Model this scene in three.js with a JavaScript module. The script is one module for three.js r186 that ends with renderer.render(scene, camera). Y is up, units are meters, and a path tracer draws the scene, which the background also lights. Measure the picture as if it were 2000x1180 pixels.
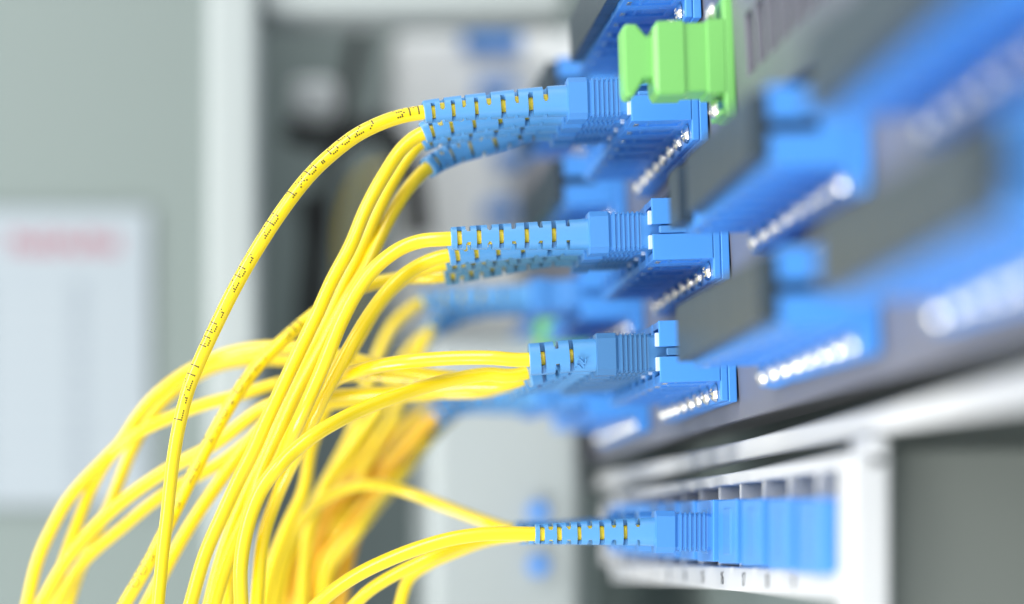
import * as THREE from 'three';
import { mergeGeometries, toCreasedNormals } from 'three/addons/utils/BufferGeometryUtils.js';
import { RoundedBoxGeometry } from 'three/addons/geometries/RoundedBoxGeometry.js';
import { RectAreaLightUniformsLib } from 'three/addons/lights/RectAreaLightUniformsLib.js';
import { FontLoader } from 'three/addons/loaders/FontLoader.js';
import { TextGeometry } from 'three/addons/geometries/TextGeometry.js';

// ---------------------------------------------------------------- camera, light, exposure
// All sizes below are in millimetres and turned into metres by obj() / mm().
const F = 5130, VX = 570, VY = 1075, Z0 = 466.4;          // focal length in photo pixels, vanishing point of the rack, focus distance
const scene = new THREE.Scene();
const camera = new THREE.PerspectiveCamera(2 * Math.atan(590 / F) * 180 / Math.PI, 2000 / 1180, 0.02, 20);
camera.setViewOffset(2000, 1180, 1000 - VX, 590 - VY, 2000, 1180);
camera.focus = (Z0 + 1.0) / 1000;
camera.userData.fStop = 6.6;
scene.add(camera);
const renderer = new THREE.WebGLRenderer({ antialias: true });
renderer.toneMapping = THREE.LinearToneMapping;
renderer.toneMappingExposure = 1.13;
renderer.shadowMap.enabled = true;
scene.background = new THREE.Color().setRGB(0.90, 0.94, 0.97);      // evenly lit pale room around the open cabinet
RectAreaLightUniformsLib.init();
const LAMPS = [   // light panels: [x, y, z, width, length, intensity, aim]
  [-1.05, 0.55, 0.05, 0.30, 1.20, 9.0, [0.0, 0.05, -0.45]],
  [-0.30, 1.00, 0.65, 0.30, 1.20, 7.0, [0.0, 0.05, -0.5]],
  [-0.55, -0.75, 0.15, 0.55, 0.55, 13.0, [0.05, 0.05, -0.45]],  // added low fill lamp, brightens the undersides
];

// ---------------------------------------------------------------- helpers
const mm = 0.001;
let seed = 20240611;
const rnd = () => { seed = (seed * 1664525 + 1013904223) >>> 0; return seed / 4294967296; };
const V = (x, y, z) => new THREE.Vector3(x, y, z);
// a pixel of the photograph at a given distance (mm in front of the camera) -> mm
const P = (px, py, Z = Z0) => V((px - VX) / F * Z, (VY - py) / F * Z, -Z);
const counts = {};
const numbered = (n) => { const c = counts[n] = (counts[n] ?? -1) + 1; return c ? n + '_' + String(c).padStart(3, '0') : n; };
function obj(name, geo, mat, parent) {
  const gs = [].concat(geo);
  let g = gs.length > 1 ? mergeGeometries(gs.map((k) => { const q = k.index ? k.toNonIndexed() : k; for (const a of Object.keys(q.attributes)) if (!['position', 'normal', 'uv'].includes(a)) q.deleteAttribute(a); return q; })) : gs[0];
  if (!g.userData.inMetres) { g.scale(mm, mm, mm); g.userData.inMetres = true; }
  const m = new THREE.Mesh(g, mat);
  m.castShadow = m.receiveShadow = true;
  if (parent) { m.name = name; parent.add(m); } else { m.name = numbered(name); scene.add(m); }
  return m;
}
function tag(o, label, category, group, kind) {
  if (label) o.userData.label = label;
  if (category) o.userData.category = category;
  if (group) o.userData.group = group;
  if (kind) o.userData.kind = kind;
  return o;
}
function thing(name, p, label, category, group, turn = 0) {
  const o = new THREE.Group();
  o.name = numbered(name); scene.add(o);
  o.position.copy(p).multiplyScalar(mm); o.rotation.z = turn;
  return tag(o, label, category, group);
}
const box = (x0, x1, y0, y1, z0, z1, r = 0) => {
  const g = r ? new RoundedBoxGeometry(x1 - x0, y1 - y0, z1 - z0, 2, r) : new THREE.BoxGeometry(x1 - x0, y1 - y0, z1 - z0);
  return g.translate((x0 + x1) / 2, (y0 + y1) / 2, (z0 + z1) / 2);
};
// box given by photo pixels at distance Z (front face) and a depth in mm
const pbox = (x0, x1, y0, y1, Z, d, r = 0) => { const a = P(x0, y1, Z), b = P(x1, y0, Z); return box(a.x, b.x, a.y, b.y, -Z - d, -Z, r); };
// loft of chamfered rectangles along x: rings [x, halfY, halfZ, chamfer]
function loft(rings, caps = true) {
  const pos = [], idx = [], n = 8;
  const ring = ([x, a, b, c]) => [[a - c, b], [a, b - c], [a, -b + c], [a - c, -b], [-a + c, -b], [-a, -b + c], [-a, b - c], [-a + c, b]].forEach(([y, z]) => pos.push(x, y, z));
  rings.forEach(ring);
  for (let i = 0; i < rings.length - 1; i++) for (let j = 0; j < n; j++) {
    const a = i * n + j, b = i * n + (j + 1) % n, c = a + n, d = b + n;
    idx.push(a, b, c, b, d, c);
  }
  if (caps) for (const [o, f] of [[0, 1], [(rings.length - 1) * n, 0]]) for (let j = 1; j < n - 1; j++) f ? idx.push(o, o + j + 1, o + j) : idx.push(o, o + j, o + j + 1);
  const g = new THREE.BufferGeometry();
  g.setAttribute('position', new THREE.Float32BufferAttribute(pos, 3));
  g.setAttribute('uv', new THREE.Float32BufferAttribute(new Array(pos.length / 3 * 2).fill(0), 2));
  g.setIndex(idx);
  const q = toCreasedNormals(g, 0.3);
  return q;
}
function extrude(pts, depth, bevel = 0.12, holes = []) {
  const s = pts instanceof THREE.Shape ? pts : new THREE.Shape(pts.map(([x, y]) => new THREE.Vector2(x, y)));
  for (const h of holes) s.holes.push(new THREE.Path(h.map(([x, y]) => new THREE.Vector2(x, y))));
  const g = new THREE.ExtrudeGeometry(s, { depth: depth - 2 * bevel, bevelEnabled: bevel > 0, bevelThickness: bevel, bevelSize: bevel, bevelOffset: -bevel, bevelSegments: 2, curveSegments: 8 });
  return g.translate(0, 0, bevel - depth / 2);
}

// ---------------------------------------------------------------- procedural materials
function noiseTexture(size, lo, hi, grain, repeat, blotch = 0.5) {
  const d = new Uint8Array(size * size * 4), c = [];
  for (let i = 0; i < 64 * 64; i++) c.push(rnd());
  const coarse = (x, y, n) => { const fx = x * n, fy = y * n, ix = Math.floor(fx), iy = Math.floor(fy), tx = fx - ix, ty = fy - iy, q = (a, b) => c[((a % n) + n) % n + (((b % n) + n) % n) * 64]; return (q(ix, iy) * (1 - tx) + q(ix + 1, iy) * tx) * (1 - ty) + (q(ix, iy + 1) * (1 - tx) + q(ix + 1, iy + 1) * tx) * ty; };
  for (let y = 0; y < size; y++) for (let x = 0; x < size; x++) {
    const v = coarse(x / size, y / size, 8) * blotch + coarse(x / size, y / size, 40) * (1 - blotch), k = Math.max(0, Math.min(255, 255 * (lo + (hi - lo) * (v * (1 - grain) + rnd() * grain))));
    d.set([k, k, k, 255], (y * size + x) * 4);
  }
  const t = new THREE.DataTexture(d, size, size);
  t.wrapS = t.wrapT = THREE.RepeatWrapping; t.magFilter = THREE.LinearFilter; t.minFilter = THREE.LinearMipmapLinearFilter; t.generateMipmaps = true;
  t.repeat.set(repeat, repeat); t.needsUpdate = true;
  return t;
}
const fine = noiseTexture(256, 0.0, 1.0, 0.6, 1, 0.4);
const smear = noiseTexture(256, 0.55, 1.0, 0.25, 1, 0.7);
const rgb = (r, g, b) => new THREE.Color().setRGB(r, g, b);
const std = (c, o) => new THREE.MeshPhysicalMaterial({ color: c, roughness: 0.5, ...o });
const M = {
  blue: std(rgb(0.050, 0.232, 0.640), { roughness: 0.36, bumpMap: fine, bumpScale: 0.00001 }),
  connector: std(rgb(0.052, 0.208, 0.530), { roughness: 0.38, bumpMap: fine, bumpScale: 0.00001 }),
  boot: std(rgb(0.072, 0.250, 0.520), { roughness: 0.34, sheen: 0.2 }),
  dull: std(rgb(0.070, 0.205, 0.330), { roughness: 0.45 }),  // greyer, darker blue than the other boots
  rimGlint: std(rgb(0.42, 0.55, 0.75), { roughness: 0.4 }),  // bright reflection along the adapter rim, put into the colour
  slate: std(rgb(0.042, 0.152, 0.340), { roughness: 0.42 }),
  yellow: std(rgb(0.760, 0.570, 0.002), { roughness: 0.3, clearcoat: 0.5, clearcoatRoughness: 0.07 }),
  amber: std(rgb(0.760, 0.430, 0.015), { roughness: 0.32 }),
  green: std(rgb(0.150, 0.430, 0.110), { roughness: 0.36 }),
  cap: std(rgb(0.018, 0.034, 0.050), { roughness: 0.36 }),
  black: std(rgb(0.030, 0.031, 0.036), { roughness: 0.30, bumpMap: fine, bumpScale: 0.00003 }),
  plate: std(rgb(0.135, 0.140, 0.175), { roughness: 0.34, bumpMap: fine, bumpScale: 0.00003 }),
  greyCover: std(rgb(0.130, 0.147, 0.138), { roughness: 0.5 }),
  enamel: std(rgb(0.80, 0.83, 0.84), { roughness: 0.45 }),
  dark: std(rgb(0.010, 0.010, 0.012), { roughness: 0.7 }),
  steel: std(rgb(0.80, 0.79, 0.74), { roughness: 0.16, metalness: 1, bumpMap: smear, bumpScale: 0.00004 }),
  brass: std(rgb(0.75, 0.66, 0.50), { roughness: 0.25, metalness: 1 }),
  white: std(rgb(0.51, 0.53, 0.55), { roughness: 0.45, bumpMap: fine, bumpScale: 0.00002 }),
  ivory: std(rgb(0.295, 0.335, 0.340), { roughness: 0.5 }),
  sage: std(rgb(0.166, 0.208, 0.204), { roughness: 0.55 }),
  paper: std(rgb(0.66, 0.74, 0.80), { roughness: 0.8 }),
  lampHousing: std(rgb(0.8, 0.8, 0.8), {}),
  lampGlow: new THREE.MeshStandardMaterial({ color: 0xffffff, emissive: 0xffffff, emissiveIntensity: 2.5 }),
};
// dot-matrix lettering printed on the cable jacket
const GLYPH = {
  S: '01110100010000001110000010001001110'.replace(/(.{35}).*/, '$1'), M: '10001110111010110001100011000110001', G: '01110100011000010111100011000101110', '.': '00000000000000000000000000110001100',
  6: '00110010001000011110100011000101110', 5: '11111100001111000001000011000101110', 2: '01110100010000100010001000100011111', ')': '01000001000001000010000100010001000',
  x: '00000000001000101010001000101010001', 1: '00100011000010000100001000010001110', B: '11110100011000111110100011000111110', 0: '01110100011001110101110011000101110',
  E: '11111100001000011110100001000011111', L: '10000100001000010000100001000011111', Z: '11111000010001000100010001000011111', H: '10001100011000111111100011000110001', ' ': '0'.repeat(35), '-': '00000000000000011111000000000000000',
  C: '01110100011000010000100001000101110', O: '01110100011000110001100011000101110', U: '10001100011000110001100011000101110',
};
function printTexture(text, lengthMm, startMm) {
  const W = 2048, H = 128, cv = document.createElement('canvas'); cv.width = W; cv.height = H;
  const c = cv.getContext('2d');
  c.fillStyle = 'rgb(240,215,2)'; c.fillRect(0, 0, W, H);
  c.fillStyle = 'rgb(52,50,18)';
  const pxmm = W / lengthMm, pyc = H / (Math.PI * 2.9);
  let x = startMm;
  for (const ch of text) {
    const g = GLYPH[ch] ?? GLYPH[' '];
    for (let r = 0; r < 7; r++) for (let q = 0; q < 5; q++) if (g[r * 5 + q] === '1') {
      const px = (x + q * 0.42) * pxmm, py = H * 0.5 + (r - 3) * 0.36 * pyc;
      c.fillRect(px, py, 0.27 * pxmm, 0.31 * pyc);
    }
    x += 2.75;
  }
  const t = new THREE.CanvasTexture(cv); t.colorSpace = THREE.SRGBColorSpace; t.wrapS = t.wrapT = THREE.RepeatWrapping; t.anisotropy = 8;
  return t;
}
const PRINT = 170;
const printTex = printTexture('LSZH 00S 20S 2B 1xG.652) SM', PRINT, 0);
M.printed = std(rgb(0.86, 0.84, 0.84), { roughness: 0.3, clearcoat: 0.5, clearcoatRoughness: 0.07, map: printTex });

// ---------------------------------------------------------------- cabinet surroundings
// light panels (above and beside the camera, plus an added low fill)
for (const [x, y, z, w, l, power, aim] of LAMPS) {
  const t = thing('light_panel', V(x, y, z).multiplyScalar(1000), y < 0 ? 'added square fill light panel low in front of the cabinet' : z > 0.3 ? 'flat white light panel high above the open cabinet' : 'flat white light panel standing beside the cabinet door', 'light panel', 'light panels');
  t.lookAt(V(...aim));
  obj('lamp_housing', box(-w * 520, w * 520, -l * 520, l * 520, -45, -4, 6), M.lampHousing, t);
  obj('diffuser', box(-w * 500, w * 500, -l * 500, l * 500, -4, 0), M.lampGlow, t);
  const a = new THREE.RectAreaLight(0xfffaf2, power, w, l);
  a.position.set(0, 0, 0.004); a.rotation.y = Math.PI; a.castShadow = true; a.name = 'panel_light';
  t.add(a);
}
{
  const at = P(450, 600, 735), t = thing('equipment_cabinet', at, 'pale sage steel cabinet with upright post and open interior', 'cabinet'), o = at.clone().negate();
  const part = (name, g, m) => obj(name, g.translate(o.x, o.y, o.z), m, t);
  part('back_wall', box(-60, 420, -400, 300, -1156, -1150), M.sage);
  part('side_wall', box(-28, -25, -400, 300, -1149, -776), M.sage);
  part('door_leaf', pbox(-700, 402, -700, 2100, 900, 12, 2), M.sage);
  part('post', pbox(402, 508, -600, 2000, 735, 40, 4), M.ivory);
  part('top_rail', pbox(508, 1105, -330, 26, 745, 30, 3), M.ivory);
}
// paper sheet on the door: red heading, two columns of small print, ruled lines
{
  const cv = document.createElement('canvas'); cv.width = 512; cv.height = 768; const c = cv.getContext('2d');
  c.fillStyle = 'rgb(214,226,238)'; c.fillRect(0, 0, 512, 768);
  c.fillStyle = 'rgb(205,70,92)';
  for (let i = 0; i < 9; i++) { const x = 165 + i * 31; c.fillRect(x, 62, 8, 52); c.fillRect(x, 62 + (i % 3) * 20, 22, 9); c.fillRect(x + 15, 70 + (i % 2) * 16, 7, 34); }
  c.fillStyle = 'rgb(138,154,172)';
  for (let y = 190; y < 735; y += 17) for (const [x, w] of [[84, 30], [318, 34]]) { let q = x; while (q < x + w) { const l = 3 + rnd() * 7; c.fillRect(q, y + rnd() * 2, l, 7); q += l + 3; } }
  c.fillStyle = 'rgb(228,237,245)';
  for (let y = 250; y < 760; y += 66) c.fillRect(30, y, 450, 4);
  const t = new THREE.CanvasTexture(cv); t.colorSpace = THREE.SRGBColorSpace;
  const a = P(-110, 988, 897), b = P(292, 408, 897);
  const g = new THREE.BoxGeometry(b.x - a.x, b.y - a.y, 0.6); g.translate((a.x + b.x) / 2, (a.y + b.y) / 2, -897);
  const s = obj('paper_sheet', g, std(rgb(0.44, 0.45, 0.45), { map: t, roughness: 0.85 }));
  tag(s, 'white paper form with red heading fixed to the cabinet door', 'paper sheet');
}
// far equipment, strongly out of focus
{
  const far = thing('equipment_chassis', P(930, 300, 905), 'pale far chassis with blue port blocks inside the cabinet', 'chassis');
  const o = P(930, 300, 905).negate(), at = (g) => g.translate(o.x, o.y, o.z);
  obj('case', at(pbox(760, 1400, 60, 640, 905, 120, 6)), M.enamel, far);
  for (const [x0, x1, y0, y1] of [[905, 1030, 45, 95], [930, 1010, 155, 190], [965, 1050, 285, 318], [945, 1060, 392, 428]]) obj('port_block', at(pbox(x0, x1, y0, y1, 897, 14, 2)), M.blue, far);
  obj('end_cover', at(pbox(1020, 1075, 40, 130, 890, 12, 3)), M.enamel, far);
  const plate = thing('white_device', P(980, 980, 690), 'pale plate with two small blue dots below the blue connectors', 'device');
  const p = P(980, 980, 690).negate(), bt = (g) => g.translate(p.x, p.y, p.z);
  obj('front_plate', bt(pbox(838, 1140, 660, 1900, 690, 90, 4)), M.ivory, plate);
  for (const y of [1000, 1105]) { const c = P(1050, y, 688).add(p); obj('blue_dot', new THREE.CylinderGeometry(2.6, 2.6, 3, 20).rotateX(Math.PI / 2).translate(c.x, c.y, c.z), M.blue, plate); }
}
function tube(points, r, seg, rad, closed, taper = 0) { // custom tube: uv.x runs in mm, uv.y = 0.5 faces the viewer side (+z)
  const curve = !Array.isArray(points) ? points : new THREE.CatmullRomCurve3(points, false, 'centripetal');
  if (Array.isArray(points)) curve.arcLengthDivisions = 600;
  const L = curve.getLength(), pos = [], nor = [], uv = [], idx = [], ez = V(0, 0, 1);
  const [a0, a1] = closed ?? [0, 1];
  for (let i = 0; i <= seg; i++) {
    const u = Math.min(0.99999, a0 + (a1 - a0) * i / seg), p = curve.getPointAt(u), t = curve.getTangentAt(u), e1 = ez.clone().addScaledVector(t, -ez.dot(t)).normalize(), e2 = V(0, 0, 0).crossVectors(t, e1);
    for (let j = 0; j <= rad; j++) {
      const f = (j / rad - 0.5) * Math.PI * 2, n = e1.clone().multiplyScalar(Math.cos(f)).addScaledVector(e2, Math.sin(f));
      const q = (r - taper * u) * (1 - 0.045 * Math.exp(-(((f + 0.75) / 0.09) ** 2)));
      pos.push(p.x + n.x * q, p.y + n.y * q, p.z + n.z * q); nor.push(n.x, n.y, n.z); uv.push(u * L, j / rad);
    }
  }
  for (let i = 0; i < seg; i++) for (let j = 0; j < rad; j++) { const a = i * (rad + 1) + j, b = a + rad + 1; idx.push(a, a + 1, b, b, a + 1, b + 1); }
  const g = new THREE.BufferGeometry();
  g.setAttribute('position', new THREE.Float32BufferAttribute(pos, 3)); g.setAttribute('normal', new THREE.Float32BufferAttribute(nor, 3)); g.setAttribute('uv', new THREE.Float32BufferAttribute(uv, 2)); g.setIndex(idx);
  return g;
}
const path = (list) => list.map(([x, y, dz = 0]) => P(x, y, Z0 + dz));
for (const [pts, r, label] of [
  [[[735, -60, 420], [705, 60, 420], [675, 200, 425], [650, 330, 430], [630, 480, 430], [620, 640, 430]], 2.6, 'black power cable hanging behind the upright post'],
  [[[560, 250, 380], [620, 270, 380], [690, 262, 380], [745, 250, 390], [800, 330, 400], [820, 460, 400]], 4.2, 'thick black cable crossing inside the cabinet'],
  [[[600, 380, 380], [610, 480, 380], [600, 600, 380], [590, 760, 380]], 3.2, 'thick slate cable beside the upright post'],
]) tag(obj('dark_cable', tube(path(pts), r, 60, 12), M.dark), label, 'cable');
for (const [pts, label] of [
  [[[1010, 55, 500], [910, 85, 500], [835, 160, 500], [795, 260, 500], [785, 380, 500], [790, 520, 500]], 'pale yellow cable arching over the far chassis'],
  [[[760, 330, 420], [710, 350, 420], [680, 410, 420], [672, 500, 420], [690, 620, 420]], 'thin yellow loop in the dark cabinet interior'],
]) tag(obj('far_cable', tube(path(pts), 1.6, 50, 10), M.yellow), label, 'cable');
tag(obj('pale_connector_block', pbox(565, 660, 150, 225, 850, 16, 4), M.enamel), 'small pale block in the dark cabinet interior', 'block');

// ---------------------------------------------------------------- patch panel
const PX = 78.9, PY = 35.7, LEAN = 0.06, TURN = 0.03, PITCH = 9.5;
const ROWS = { 0: 68.2, 1: 46.4, 2: 21.7, 3: 0 };                 // heights of the adapter rows above the lowest one
const slotZ = (k) => -(Z0 + 4.6 + k * PITCH);
const seat = (row, k) => V(PX - LEAN * ROWS[row] - (row < 2 ? 2.3 : 0), PY + ROWS[row], slotZ(k));
const plateHole = (yl, k) => { const z = k * PITCH; return [[z - 3.9, yl - 5], [z + 3.9, yl - 5], [z + 3.9, yl + 5], [z - 3.9, yl + 5]]; };
function panelUnit(name, label, y0, y1, emptyRow, empties, lip, dx = 0) {
  // profile runs in (z', y): z' = k * PITCH to the back
  const z0 = -31 * PITCH, z1 = 40 * PITCH, t = thing(name, V(PX - LEAN * y0 + dx, PY + y0, slotZ(0)), label, 'patch panel', null, LEAN);
  const g = extrude([[z0, 0], [z1, 0], [z1, y1 - y0], [z0, y1 - y0]], 1.6, 0.2, empties.map((k) => plateHole(ROWS[emptyRow] - y0, k)));
  g.rotateY(Math.PI / 2).translate(0.9, 0, 0);                    // shape x -> -z (away from the camera)
  obj('face_plate', g, M.plate, t);
  obj('dark_housing_sheet', box(9, 10.5, 2, y1 - y0 - 2, -z1, -z0), M.dark, t);  // thin housing sheet, near-black added so the open slots read as shaded
  if (lip) obj('bottom_lip', box(1.7, 11.5, 0, 1.5, -z1, -z0, 0.4), M.black, t);
  return t;
}
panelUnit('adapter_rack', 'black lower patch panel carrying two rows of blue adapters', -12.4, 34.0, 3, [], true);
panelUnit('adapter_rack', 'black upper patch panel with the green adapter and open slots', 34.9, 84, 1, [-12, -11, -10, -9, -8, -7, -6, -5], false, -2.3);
tag(obj('rack_tray', box(PX + 2.2, PX + 5.2, 16.3, 19.9, -900, -150, 0.6), M.white), 'white rack tray under the lower black patch panel', 'tray');
tag(obj('panel_backing', box(PX + 34, PX + 36, -60, 160, -1000, -100), M.sage), null, null, null, 'structure');

// ---- adapter geometries (shared)
const bodyGeo = (() => {
  const side = new THREE.Shape();
  side.moveTo(-13.6, -5.5); side.lineTo(-2.9, -5.5); side.lineTo(-2.9, 5.5); side.lineTo(-13.6, 5.5); side.lineTo(-13.6, 0.9);
  side.lineTo(-7.3, 0.9); side.absarc(-7.3, 0, 0.9, Math.PI / 2, -Math.PI / 2, true); side.lineTo(-13.6, -0.9); side.closePath();
  const near = extrude(side, 0.95, 0.16).translate(0, 0, 4.6 - 0.475), far = near.clone().translate(0, 0, -8.25);
  const top = box(-13.5, -2.9, 4.25, 5.44, -3.7, 3.7);
  const deck = box(-13.5, -2.9, -5.0, -4.1, -3.7, 3.7);
  const frame = extrude([[-13.5, -3.66], [-2.9, -3.66], [-2.9, 3.66], [-13.5, 3.66]], 0.5, 0.06, [[[-11.6, -2.6], [-4.4, -2.6], [-4.4, 2.6], [-11.6, 2.6]]]).rotateX(Math.PI / 2).translate(0, -5.2, 0);
  const step = box(-10.2, -9.6, -5.3, -4.9, -2.5, 2.5, 0.1), step2 = box(-8.6, -5.6, -5.2, -4.9, -1.4, 1.4, 0.1);
  return mergeGeometries([near, far, top, deck, frame, step, step2].map((g) => { const q = g.index ? g.toNonIndexed() : g; q.clearGroups?.(); return q; }));
})();
const flangeGeo = [box(-2.95, -1.5, -9.1, 9.1, -4.5, 4.5, 0.35), box(-1.5, 0.0, -9.3, 9.3, -4.62, 4.62, 0.25)];
const flangeOne = mergeGeometries(flangeGeo);
const screwGeo = (() => {   // pan head with a cross recess
  const pos = [], idx = [], R = 1.7, nr = 9, ns = 36;
  for (let i = 0; i <= nr; i++) for (let j = 0; j < ns; j++) {
    const r = R * i / nr, a = j / ns * Math.PI * 2, y = r * Math.cos(a), z = r * Math.sin(a);
    let h = 1.3 * Math.sqrt(Math.max(0, 1 - (r / R) ** 2 * 0.98));
    if (r < 0.95 && Math.min(Math.abs(y), Math.abs(z)) < 0.2) h -= 0.45 * (1 - r / 1.2);
    pos.push(-2.9 - h, y, z);
  }
  for (let i = 0; i < nr; i++) for (let j = 0; j < ns; j++) { const a = i * ns + j, b = i * ns + (j + 1) % ns, c = a + ns, d = b + ns; idx.push(a, c, b, b, c, d); }
  const g = new THREE.BufferGeometry(); g.setAttribute('position', new THREE.Float32BufferAttribute(pos, 3)); g.setAttribute('uv', new THREE.Float32BufferAttribute(pos.flatMap((v, i) => i % 4 ? [v * 0.3] : []), 2)); g.setIndex(idx); g.computeVertexNormals();
  return g;
})();
const clipGeo = box(-12.6, -11.8, -5.55, -4.9, -1.2, 1.2, 0.12);
const capGeo = mergeGeometries([loft([[-16.1, 4.4, 4.66, 0.1], [-16.0, 4.5, 4.72, 0.1], [-13.75, 4.5, 4.72, 0.1]]), loft([[-13.8, 3.6, 3.3, 0.3], [-6, 3.5, 3.2, 0.3]])]);
for (const g of [bodyGeo, flangeOne, screwGeo, clipGeo, capGeo]) { g.scale(mm, mm, mm); g.userData.inMetres = true; }

const ROWNAME = { 0: 'topmost', 1: 'second', 2: 'third', 3: 'lowest' };
function adapter(row, k, label, group) {
  const t = thing('fiber_adapter', seat(row, k), label, 'adapter', group, TURN);
  t.position.x += (rnd() - 0.5) * 0.12 * mm; t.position.y += (rnd() - 0.5) * 0.12 * mm;
  obj('body', bodyGeo, M.blue, t);
  const f = obj('flange', flangeOne, M.blue, t);
  for (const y of [-7.4, 7.4]) { const s = obj('screw', screwGeo, M.steel, f); s.position.y = y * mm; s.rotation.x = rnd() * 3; }
  obj('metal_clip', clipGeo, M.brass, t);
  return t;
}
function cap(row, k, label, group) {
  const t = thing('dust_cap', seat(row, k), label, 'dust cap', group, TURN);
  t.position.x += (rnd() - 0.5) * 0.06 * mm;
  obj('cap_plug', capGeo, M.cap, t);
}
const ORDINAL = ['first', 'second', 'third', 'fourth', 'fifth', 'sixth', 'seventh', 'eighth'];
function bank(row, from, to, where, content) {
  for (let k = from; k <= to; k++) {
    const nth = ORDINAL[from < 0 ? to - k : k - from];
    adapter(row, k, `${nth} blue adapter of the ${ROWNAME[row]} row ${where}`, `blue adapters of the ${ROWNAME[row]} row ${where}`);
    if (content && content(k)) cap(row, k, `dust cap on ${nth} adapter, ${ROWNAME[row]} row, ${where}`, `black dust caps of the ${ROWNAME[row]} row ${where}`);
  }
}
const yes = () => true;
bank(3, -24, -17, 'in the end set past the capped set', yes);
bank(3, -12, -5, 'in the capped set, from the cords', yes);
bank(3, 0, 7, 'in the corded set', null);
bank(3, 12, 19, 'deep behind the corded set', null);
bank(2, -24, -17, 'in the end set past the capped set', yes);
bank(2, -12, -5, 'in the capped set, from the cords', (k) => k !== -6);
bank(2, 0, 7, 'in the corded set', null);
bank(2, 12, 19, 'deep behind the corded set', null);
bank(2, 25, 30, 'at the far panel end', null);
bank(1, 0, 7, 'starting behind the green adapter', null);
bank(1, 12, 19, 'deep behind the green adapter', yes);
bank(0, 0, 7, 'starting above the green adapter', (k) => k < 7);
bank(0, 12, 19, 'deep behind the green adapter', yes);

// ---- green adapter with its cap
function greenAdapter(p, label, s = 1) {
  const t = thing('green_adapter', p, label, 'adapter', null, TURN);
  t.scale.setScalar(s);
  const handle = new THREE.Shape();
  handle.moveTo(-18.6, -4.6); handle.quadraticCurveTo(-18.4, -6.1, -17.6, -6.1); handle.lineTo(-16.9, -6.0); handle.lineTo(-15.2, -3.3); handle.lineTo(-13.3, -2.9); handle.lineTo(-13.3, 3.9); handle.lineTo(-14.6, 4.0);
  handle.lineTo(-16.2, 6.0); handle.lineTo(-17.6, 6.1); handle.quadraticCurveTo(-18.6, 6.0, -18.6, 4.8); handle.closePath();
  obj('cap_handle', extrude(handle, 6.6, 0.5), M.green, t);
  const b = obj('body', [loft([[-13.6, 5.3, 4.2, 0.5], [-12.9, 6.2, 4.7, 0.5], [-8.6, 6.2, 4.7, 0.4], [-8.5, 5.75, 4.35, 0.3], [-4.7, 5.75, 4.35, 0.3]])], M.green, t);
  obj('front_rim', loft([[-13.75, 4.0, 3.4, 0.3], [-13.2, 5.0, 4.0, 0.4]]), M.green, b);
  const f = obj('flange', [box(-4.8, -1.6, -6.2, 6.2, -4.75, 4.75, 0.3), box(-1.9, 0, -10.2, 10.2, -4.7, 4.7, 0.5), box(-3.0, -1.7, -9.9, -8.9, -4.6, 4.6, 0.3)], M.green, t);
  for (const y of [-8.1, 8.1]) { const c = obj('screw', screwGeo, M.steel, f); c.position.set(0.2 * mm, y * mm, 0); }
}
greenAdapter(P(1437, 108, Z0 - 28).add(V(0, 0, -4.6)), 'bright green adapter with a notched green cap on the upper panel');
greenAdapter(seat(2, 23).add(V(3.5, 0, 0)), 'green adapter far along the third row of the panel', 0.9);

// ---------------------------------------------------------------- patch cords
const housingGeo = loft([[-11.05, 3.1, 2.9, 0.9], [-10.9, 3.75, 3.55, 1.0], [-7.6, 3.75, 3.55, 1.0], [-7.1, 3.2, 3.15, 0.5], [-2.3, 3.2, 3.15, 0.5], [-1.8, 3.32, 3.3, 0.5], [-1.2, 3.1, 3.2, 0.5], [9, 3.1, 3.2, 0.5]]);
const ribGeo = loft([[-0.24, 3.2, 3.15, 0.5], [-0.15, 3.5, 3.48, 0.5], [0.15, 3.5, 3.48, 0.5], [0.24, 3.2, 3.15, 0.5]]);
const keyGeo = box(1.3, 6.3, -0.75, 0.75, 3.0, 4.35, 0.3);
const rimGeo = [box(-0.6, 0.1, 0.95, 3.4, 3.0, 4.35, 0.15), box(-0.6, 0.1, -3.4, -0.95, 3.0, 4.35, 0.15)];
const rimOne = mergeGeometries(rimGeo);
const nubGeo = loft([[-1.9, 3.6, 0.5, 0.1], [-1.1, 3.2, 0.45, 0.1]]);
for (const g of [housingGeo, ribGeo, keyGeo, rimOne, nubGeo]) { g.scale(mm, mm, mm); g.userData.inMetres = true; }
const LONG = { L: 26, slots: [5.2, 7.7, 10.1, 12.5, 14.9, 17.1, 19.2, 21.1, 22.9, 24.6], r: (t) => 2.78 - 0.80 * t };
const LONGER = { ...LONG, L: 27.2, slots: LONG.slots.map((v) => v * 1.04) };
const MID = { ...LONG, L: 22.8, slots: LONG.slots.map((v) => v * 0.877), r: (t) => 2.66 - 0.9 * t };
const SHORT = { L: 13.3, slots: [5.9, 8.5, 11.0], r: (t) => 2.95 - 0.1 * t };
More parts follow.
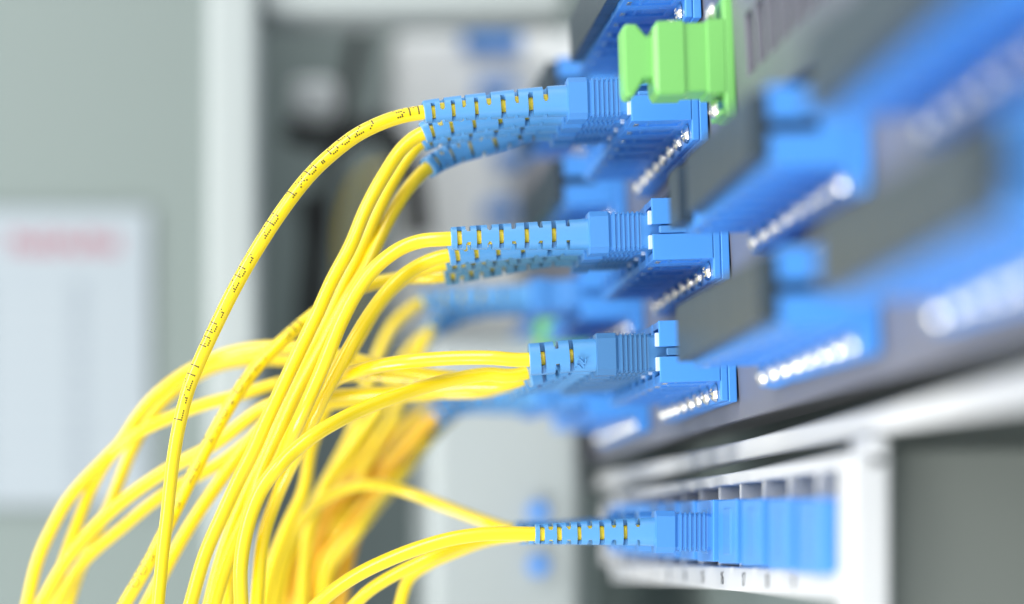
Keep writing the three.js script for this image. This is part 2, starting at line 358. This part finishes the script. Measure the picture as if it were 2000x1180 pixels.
function bootGeo(curve, kind, phase, nu, nv) {
  const L = curve.getLength(), ez = V(0, 0, 1), rin = 1.42, pos = [], idx = [], uvs = [];
  const solid = [];
  for (let i = 0; i < nu; i++) { solid.push([]); for (let j = 0; j < nv; j++) {
    const d = (i + 0.5) / nu * kind.L, f = (j + 0.5) / nv * Math.PI * 2 - Math.PI + phase;
    let open = false;
    kind.slots.forEach((s, n) => {
      const isSide = (kind.slots.length - n) % 2 === 1, w = 0.43, half = 1.12, rr = kind.r(d / kind.L);
      for (const c of isSide ? [0, Math.PI] : [Math.PI / 2, -Math.PI / 2]) {
        let a = Math.abs(Math.atan2(Math.sin(f - c), Math.cos(f - c))) - (half - w / rr);
        const dx = Math.abs(d - s), da = Math.max(0, a) * rr;
        if (dx * dx + da * da < w * w) open = true;
      }
    });
    solid[i].push(!open);
  } }
  const frames = [];
  for (let i = 0; i <= nu; i++) {
    const u = Math.min(1, (i / nu * kind.L) / L), p = curve.getPointAt(u), t = curve.getTangentAt(u), e1 = ez.clone().addScaledVector(t, -ez.dot(t)).normalize();
    frames.push([p, e1, V(0, 0, 0).crossVectors(t, e1)]);
  }
  const vert = (i, j, outer) => {
    const [p, e1, e2] = frames[i], f = j / nv * Math.PI * 2 - Math.PI, t = i / nu;
    let r = outer ? kind.r(t) : rin; if (outer && (i === 0 || i === nu)) r -= 0.15;
    const c = Math.cos(f), s = Math.sin(f), sq = outer ? 1 + 0.13 * (1 - Math.cos(4 * f)) * 0.5 : 1;
    return p.clone().addScaledVector(e1, r * c * sq).addScaledVector(e2, r * s * sq);
  };
  const id = new Map();
  const vi = (i, j, o) => { j %= nv; const k = (i * nv + j) * 2 + (o ? 1 : 0); if (!id.has(k)) { id.set(k, pos.length / 3); const v = vert(i, j, o); pos.push(v.x, v.y, v.z); uvs.push(i / nu, j / nv); } return id.get(k); };
  const quad = (a, b, c, d) => idx.push(a, b, c, a, c, d);
  for (let i = 0; i < nu; i++) for (let j = 0; j < nv; j++) if (solid[i][j]) {
    quad(vi(i, j, 1), vi(i, j + 1, 1), vi(i + 1, j + 1, 1), vi(i + 1, j, 1));
    quad(vi(i, j, 0), vi(i + 1, j, 0), vi(i + 1, j + 1, 0), vi(i, j + 1, 0));
    if (i === 0 || !solid[i - 1][j]) quad(vi(i, j, 0), vi(i, j + 1, 0), vi(i, j + 1, 1), vi(i, j, 1));
    if (i === nu - 1 || !solid[i + 1][j]) quad(vi(i + 1, j, 1), vi(i + 1, j + 1, 1), vi(i + 1, j + 1, 0), vi(i + 1, j, 0));
    const l = (j + nv - 1) % nv, r = (j + 1) % nv;
    if (!solid[i][l]) quad(vi(i, j, 1), vi(i + 1, j, 1), vi(i + 1, j, 0), vi(i, j, 0));
    if (!solid[i][r]) quad(vi(i, j + 1, 0), vi(i + 1, j + 1, 0), vi(i + 1, j + 1, 1), vi(i, j + 1, 1));
  }
  const g = new THREE.BufferGeometry();
  g.setAttribute('position', new THREE.Float32BufferAttribute(pos, 3)); g.setAttribute('uv', new THREE.Float32BufferAttribute(uvs, 2)); g.setIndex(idx);
  return toCreasedNormals(g, 0.7);
}
// one cord: connector plugged into an adapter, boot, cable. pts: photo pixels with extra distance; first = boot end
function cord(front, label, group, pts, o = {}) {
  const { kind = LONG, phase = 0, cableMat = M.yellow, bootMat = M.boot, shell = M.connector, detail = 1, turn = TURN, out = 11, r = o.detail === 0 ? 1.22 : 1.3, seg = 150 } = o;
  const t = thing('fiber_cable', front, label, 'fiber cable', group, turn);
  const h = obj('connector_housing', housingGeo, shell, t);
  if (detail) {
    for (let i = 0; i < 6; i++) { const q = obj('grip_rib', ribGeo, shell, h); q.position.x = (-6.55 + i * 0.84) * mm; }
    if (turn) { obj('key', keyGeo, shell, t); obj('rim_glint', rimOne, M.rimGlint, t); }  // rim strips carry a painted highlight
  }
  const inv = (v) => v.clone().sub(front).applyAxisAngle(V(0, 0, 1), -turn);
  const local = [V(-out + 1.5, 0, 0), V(-out - 3.5, 0, 0), ...path(pts).map(inv)];
  const curve = new THREE.CatmullRomCurve3(local, false, 'centripetal'); curve.arcLengthDivisions = 800;
  const L = curve.getLength();
  obj('boot', bootGeo(curve, kind, phase, detail ? 150 : 52, detail ? 56 : 20), bootMat, t);
  const g = tube(curve, r, detail ? seg : 90, detail ? 48 : 14, [1.0 / L, 1], o.taper ?? 0);
  if (o.print) { const u = g.attributes.uv; for (let i = 0; i < u.count; i++) u.setXY(i, (o.print[0] - u.getX(i)) / PRINT, u.getY(i) + o.print[1]); }
  obj('jacket', g, o.print ? M.printed : cableMat, t);
  return t;
}
const plug = (row, k) => seat(row, k).add(V(-13.6, -13.6 * TURN - (row === 1 ? 0.8 : 0), 0));
const G1 = 'patch cords plugged into the panel';
// second row (the row of the green adapter)
cord(plug(1, 0), 'yellow patch cord with dotted black print arching from beside the green adapter', G1,
  [[829, 219, 4.6], [770, 231, 4], [700, 262, 3], [640, 308, 2], [600, 348, 1], [550, 413, 0], [500, 490, 0], [460, 560, 0], [420, 640, 0], [390, 705, 0], [368, 760, 0], [350, 830, 0], [338, 900, 0], [327, 1000, 0], [317, 1090, 0], [306, 1210, 0]],
  { kind: LONGER, phase: 0.55, print: [101.5, -0.10], seg: 420, r: 1.36, taper: 0.2 });
cord(plug(1, 1), 'yellow patch cord directly behind the printed one in the second row', G1,
  [[829, 259, 14], [790, 286, 14], [750, 343, 13], [715, 408, 12], [685, 480, 11], [649, 548, 11], [617, 619, 11], [585, 685, 11], [553, 753, 11], [521, 820, 12], [497, 875, 13], [465, 940, 14], [435, 1005, 14], [402, 1080, 14], [368, 1195, 14]], { kind: LONGER, phase: 0.5 });
cord(plug(1, 2), 'yellow patch cord third from the printed one, second row', G1,
  [[830, 274, 24], [800, 302, 24], [768, 352, 24], [738, 412, 24], [706, 485, 24], [672, 555, 24], [640, 625, 24], [606, 690, 24], [575, 757, 24], [545, 825, 24], [518, 890, 24], [486, 955, 24], [452, 1035, 24], [425, 1120, 24], [405, 1200, 24]], { kind: LONGER, phase: 0.4, detail: 1 });
cord(plug(1, 3), 'yellow patch cord with sharply drooping boot, second row', G1,
  [[960, 276, 33], [880, 303, 32], [834, 330, 30], [800, 366, 28], [762, 425, 26], [735, 480, 24], [712, 530, 22], [682, 580, 20], [655, 630, 20], [630, 680, 20], [600, 735, 20], [572, 790, 20], [545, 850, 20], [520, 905, 20], [500, 960, 20], [470, 1050, 22], [440, 1195, 24]], { kind: LONGER, phase: 0.2 });
// third row
cord(plug(2, 0), 'yellow patch cord first in the third row, long slotted boot', G1,
  [[866, 467, 4.6], [822, 471, 5], [781, 486, 5], [735, 521, 5], [700, 566, 5], [668, 626, 5], [645, 681, 5], [622, 737, 6], [600, 787, 7], [580, 830, 9], [564, 862, 12], [540, 910, 16], [505, 965, 18], [468, 1040, 18], [440, 1110, 18], [415, 1195, 18]]);
cord(plug(2, 1), 'yellow patch cord second in the third row, boot lower', G1,
  [[862, 502, 14], [822, 517, 14], [786, 540, 13], [750, 577, 12], [718, 621, 11], [690, 667, 10], [665, 712, 10], [640, 758, 11], [618, 803, 13], [600, 842, 16], [583, 880, 20], [558, 930, 24], [535, 985, 26], [515, 1050, 26], [500, 1195, 26]], { phase: 0.5 });
cord(plug(2, 2), 'yellow patch cord with dull blue boot, third in the third row', G1,
  [[860, 517, 24], [815, 530, 25], [775, 556, 26], [738, 598, 27], [706, 650, 28], [676, 700, 30], [635, 742, 32], [590, 775, 34], [545, 803, 36], [508, 838, 38], [467, 890, 38], [410, 968, 38], [354, 1056, 38], [280, 1195, 38]], { bootMat: M.dull, shell: M.slate });
cord(plug(2, 3), 'yellow printed patch cord with dull blue boot, third row', G1,
  [[852, 540, 33], [815, 541, 34], [770, 546, 35], [715, 558, 35], [655, 585, 34], [600, 625, 33], [556, 662, 31], [497, 722, 30], [442, 804, 28], [383, 915, 27], [344, 993, 26], [295, 1092, 25], [235, 1195, 25]], { bootMat: M.dull, shell: M.slate, print: [130, -0.1] });
// lowest row
cord(plug(3, 0), 'yellow patch cord first in the lowest row, short boot', G1,
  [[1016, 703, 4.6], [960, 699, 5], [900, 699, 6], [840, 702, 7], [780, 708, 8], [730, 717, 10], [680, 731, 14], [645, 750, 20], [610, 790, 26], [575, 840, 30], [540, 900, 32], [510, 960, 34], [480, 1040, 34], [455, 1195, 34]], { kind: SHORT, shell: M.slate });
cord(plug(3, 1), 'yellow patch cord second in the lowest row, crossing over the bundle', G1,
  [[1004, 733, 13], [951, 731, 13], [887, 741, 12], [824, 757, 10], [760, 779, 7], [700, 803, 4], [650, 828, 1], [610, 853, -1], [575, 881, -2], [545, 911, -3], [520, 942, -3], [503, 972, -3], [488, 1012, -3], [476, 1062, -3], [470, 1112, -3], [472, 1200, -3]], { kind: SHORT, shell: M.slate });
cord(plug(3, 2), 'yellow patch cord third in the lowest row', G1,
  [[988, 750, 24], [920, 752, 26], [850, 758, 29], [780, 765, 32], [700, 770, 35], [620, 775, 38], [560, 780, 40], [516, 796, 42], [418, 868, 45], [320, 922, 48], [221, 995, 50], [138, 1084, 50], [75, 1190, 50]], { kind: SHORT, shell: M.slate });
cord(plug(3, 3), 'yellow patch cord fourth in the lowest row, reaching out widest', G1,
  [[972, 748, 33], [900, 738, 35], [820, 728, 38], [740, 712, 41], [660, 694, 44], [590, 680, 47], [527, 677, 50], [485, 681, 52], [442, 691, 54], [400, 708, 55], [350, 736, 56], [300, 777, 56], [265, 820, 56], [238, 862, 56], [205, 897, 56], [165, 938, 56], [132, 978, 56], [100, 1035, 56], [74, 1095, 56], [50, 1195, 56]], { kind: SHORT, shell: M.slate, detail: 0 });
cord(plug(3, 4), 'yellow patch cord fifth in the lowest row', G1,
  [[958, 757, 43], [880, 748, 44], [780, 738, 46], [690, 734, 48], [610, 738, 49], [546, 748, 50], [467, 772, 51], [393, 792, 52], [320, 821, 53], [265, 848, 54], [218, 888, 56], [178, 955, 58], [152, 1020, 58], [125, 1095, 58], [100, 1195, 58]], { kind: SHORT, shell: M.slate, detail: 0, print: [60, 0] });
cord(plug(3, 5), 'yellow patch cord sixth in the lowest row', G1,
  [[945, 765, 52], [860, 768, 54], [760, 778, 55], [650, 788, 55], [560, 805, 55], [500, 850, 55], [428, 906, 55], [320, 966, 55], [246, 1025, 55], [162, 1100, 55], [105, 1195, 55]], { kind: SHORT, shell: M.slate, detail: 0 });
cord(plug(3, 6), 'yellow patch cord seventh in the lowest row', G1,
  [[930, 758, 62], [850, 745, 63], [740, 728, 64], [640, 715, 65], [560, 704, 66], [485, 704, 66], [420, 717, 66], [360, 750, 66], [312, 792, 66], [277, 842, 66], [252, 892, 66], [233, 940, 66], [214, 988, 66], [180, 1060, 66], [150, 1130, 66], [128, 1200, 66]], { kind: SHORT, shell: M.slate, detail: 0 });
// deep ones
const G2 = 'blurred patch cords deep in the rack';
cord(plug(2, 12), 'yellow patch cord deep in the third row, curling down left', G2, [[838, 586, 118], [800, 605, 116], [765, 640, 114], [740, 690, 112], [715, 760, 110], [690, 840, 108], [650, 920, 104], [600, 1010, 100], [560, 1100, 96], [540, 1195, 96]], { detail: 0 });
cord(plug(2, 14), 'yellow patch cord deep in the third row, sagging lower', G2, [[925, 604, 137], [880, 622, 136], [830, 655, 134], [790, 700, 132], [760, 770, 130], [720, 850, 125], [660, 940, 120], [610, 1040, 112], [585, 1195, 110]], { detail: 0 });
cord(plug(2, 13), 'blue connector deep in the third row with hanging cord', G2, [[880, 598, 128], [845, 640, 126], [815, 700, 124], [775, 800, 120], [730, 880, 116], [690, 960, 112], [660, 1060, 110], [650, 1195, 110]], { detail: 0 });
for (const [k, pts] of [
  [12, [[905, 782, 118], [865, 805, 116], [815, 850, 114], [765, 910, 112], [725, 980, 108], [690, 1060, 104], [665, 1195, 100]]],
  [13, [[890, 790, 127], [850, 820, 125], [800, 880, 122], [745, 950, 118], [700, 1020, 112], [660, 1100, 108], [640, 1195, 106]]],
  [14, [[880, 800, 137], [845, 835, 134], [790, 905, 130], [735, 980, 124], [680, 1050, 116], [630, 1130, 110], [600, 1195, 110]]],
  [15, [[870, 800, 146], [820, 840, 142], [760, 890, 136], [700, 940, 128], [640, 1010, 120], [600, 1090, 112], [570, 1195, 110]]],
  [16, [[860, 790, 156], [800, 825, 150], [735, 860, 140], [670, 910, 130], [620, 980, 122], [580, 1060, 116], [555, 1195, 112]]],
]) cord(plug(3, k), `amber cord in the ${ORDINAL[k - 12]} adapter deep in the lowest row`, 'amber patch cords deep in the lowest row', pts, { detail: 0, cableMat: M.amber });
// loose loops seen between the bundles
for (const [pts, label] of [
  [[[640, 790, 62], [610, 870, 62], [592, 960, 62], [560, 1030, 62], [530, 1110, 62], [512, 1200, 62]], 'pale yellow cable dropping beside the upright post'],
  [[[740, 800, 85], [690, 870, 85], [640, 940, 85], [605, 1030, 85], [590, 1200, 85]], 'yellow cable slanting down through the amber bunch'],
]) tag(obj('loose_cable', tube(path(pts), 1.34, 80, 14), M.yellow), label, 'cable');
for (let i = 0; i < 5; i++) {
  const a = i / 4, w = () => (rnd() - 0.5) * 16;
  tag(obj('loose_cable', tube(path([[760 - 30 * a, 905 + 8 * a, 120], [705 - 40 * a + w(), 945, 112], [655 - 50 * a + w(), 1000, 105], [615 - 45 * a + w(), 1080, 100], [598 - 50 * a + w(), 1150, 98], [590 - 55 * a, 1210, 96]]), 1.34, 60, 12), M.amber), `amber cable ${ORDINAL[i]} in the low fold between the yellow bundles`, 'cable', 'amber cables in the low fold');
}
for (let i = 0; i < 9; i++) {
  const a = i / 8, dz = 95 + 40 * ((i * 5) % 9) / 9, w = () => (rnd() - 0.5) * 14;
  tag(obj('loose_cable', tube(path([[888 - 50 * a, 806 - 10 * a, 150], [838 - 80 * a + w(), 862 - 8 * a, dz + 30], [768 - 90 * a + w(), 945 - 5 * a, dz + 15], [708 - 95 * a + w(), 1030, dz], [650 - 85 * a + w(), 1110, dz], [630 - 90 * a, 1210, dz]]), 1.45, 70, 12), i % 4 ? M.amber : M.yellow), i % 4 ? 'amber cable in the hanging bunch below the deep cords' : 'yellow cable among the hanging amber bunch', 'cable', i % 4 ? 'amber cables of the hanging bunch' : 'yellow cables of the hanging bunch');
}

// ---------------------------------------------------------------- lower white distribution unit
const UX = 78.5, UP = 22.5;                                        // front plane and port pitch
const uz = (j) => -(Z0 + 5 - j * UP);                             // j grows towards the camera
const uy = (j) => 3.5 - 0.25 * j - (j > 0 ? 0.03 * j * j : 0);
{
  const o = V(UX, 3.2, uz(0)), t = thing('distribution_unit', o, 'white molded port unit with printed numbers below the black panels', 'distribution unit');
  const near = uz(4) + 9.5, farEnd = -640;
  const bx = (x0, x1, y0, y1, z0, z1, r) => box(x0, x1, y0, y1, z0, z1, r).translate(-o.x, -o.y, -o.z);
  obj('top_ledge', bx(UX - 0.5, UX + 34, 11.6, 13.8, farEnd, near, 0.5), M.white, t);
  obj('number_strip', bx(UX - 0.5, UX + 34, -7.2, -2.9, farEnd, near, 0.4), M.white, t);
  obj('back_web', bx(UX + 9, UX + 11, -3, 12, farEnd, near), M.white, t);
  for (let j = -8; j <= 4; j++) obj('divider', bx(UX, UX + 10, -3.4, 11.8, uz(j) - UP / 2 - 0.6, uz(j) - UP / 2 + 0.6, 0.3), M.white, t);
  obj('end_block', [bx(UX - 0.6, UX + 5.0, -16, 13.9, near - 3, near + 6, 0.8), bx(UX + 1.2, UX + 5.0, 11, 16.0, near - 3, near + 6, 0.9)], M.white, t);
  obj('end_cover', bx(UX + 5.1, UX + 70, -40, 14.6, near - 6, near + 2, 0.8), M.greyCover, t);
  const font = await new FontLoader().loadAsync('fonts/droid/droid_sans_regular.typeface.json');
  for (let j = -6; j <= 3; j++) {
    const g = new TextGeometry(String(17 + j - 1), { font, size: 2.3, depth: 0.06, curveSegments: 4 });
    g.computeBoundingBox(); g.translate(-(g.boundingBox.max.x) / 2, -1.15, 0);
    g.rotateY(-Math.PI / 2).translate(UX - 0.52, -5.0, uz(j) - 4.5).translate(-o.x, -o.y, -o.z);
    obj('number', g, M.black, t);
  }
}
const bodyShort = loft([[-3.6, 5.35, 9.2, 0.15], [-3.45, 5.5, 9.4, 0.2], [8, 5.5, 9.4, 0.2]]);
const lipShort = loft([[-3.75, 3.9, 3.6, 0.2], [-3.5, 4.2, 3.9, 0.2]]);
for (const g of [bodyShort, lipShort]) { g.scale(mm, mm, mm); g.userData.inMetres = true; }
for (let j = -6; j <= 4; j++) {
  const t = thing('unit_adapter', V(UX, uy(j), uz(j) - 4.6), j > 0 ? `${ORDINAL[j - 1]} cordless blue adapter past the front cord of the white unit` : j ? `${ORDINAL[-j - 1]} blue adapter behind the front cord of the white unit` : 'blue adapter holding the front cord of the white unit', 'adapter', j > 0 ? 'cordless adapters of the white unit' : 'corded adapters of the white unit', 0);
  t.position.x += (j > 0 ? j * 0.3 : 0) * mm;
  obj('body', bodyShort, M.blue, t);
  obj('lip', lipShort, M.connector, t);
}
const G3 = 'patch cords of the white port unit';
const uplug = (j) => V(UX - 2.6, uy(j) - 0.2, uz(j));
cord(uplug(0), 'yellow patch cord first in the white unit, bowing down', G3, [[1046, 1043, 5], [1000, 1042, 5], [940, 1044, 5], [880, 1053, 5], [820, 1070, 5], [760, 1093, 5], [700, 1122, 5], [650, 1155, 5], [605, 1195, 5]], { turn: 0, kind: MID, detail: 1, phase: 0.1 });
cord(uplug(-1), 'yellow patch cord second in the white unit, sagging under the front one', G3, [[1030, 1045, 24], [960, 1052, 24], [900, 1066, 22], [840, 1090, 20], [780, 1118, 20], [720, 1155, 20], [680, 1195, 20]], { turn: 0, kind: MID, detail: 0 });
cord(uplug(-2), 'yellow patch cord third in the white unit, dropping steeply', G3, [[1010, 1046, 45], [950, 1056, 45], [890, 1078, 45], [840, 1100, 45], [800, 1130, 45], [778, 1195, 45]], { turn: 0, kind: MID, detail: 0 });
cord(uplug(-3), 'yellow patch cord fourth in the white unit, looping upwards', G3, [[1005, 1035, 66], [940, 1015, 68], [860, 985, 70], [800, 962, 72], [735, 946, 72], [670, 956, 72], [620, 985, 72], [575, 1040, 72], [545, 1110, 72], [530, 1200, 72]], { turn: 0, kind: MID, detail: 0 });

// embossed figures on the short boot of the lowest row
{
  const font = await new FontLoader().loadAsync('fonts/droid/droid_sans_regular.typeface.json');
  const t = scene.children.find((c) => c.userData.label === 'yellow patch cord first in the lowest row, short boot');
  const g = new TextGeometry('22', { font, size: 1.7, depth: 0.5, curveSegments: 4 });
  g.rotateZ(1.35).rotateX(0.75).translate(-13.4, -2.45, 1.75);
  obj('embossed_figures', g, M.boot, t.children.find((c) => c.name === 'boot'));
}
renderer.setSize(1024, 604);
renderer.render(scene, camera);
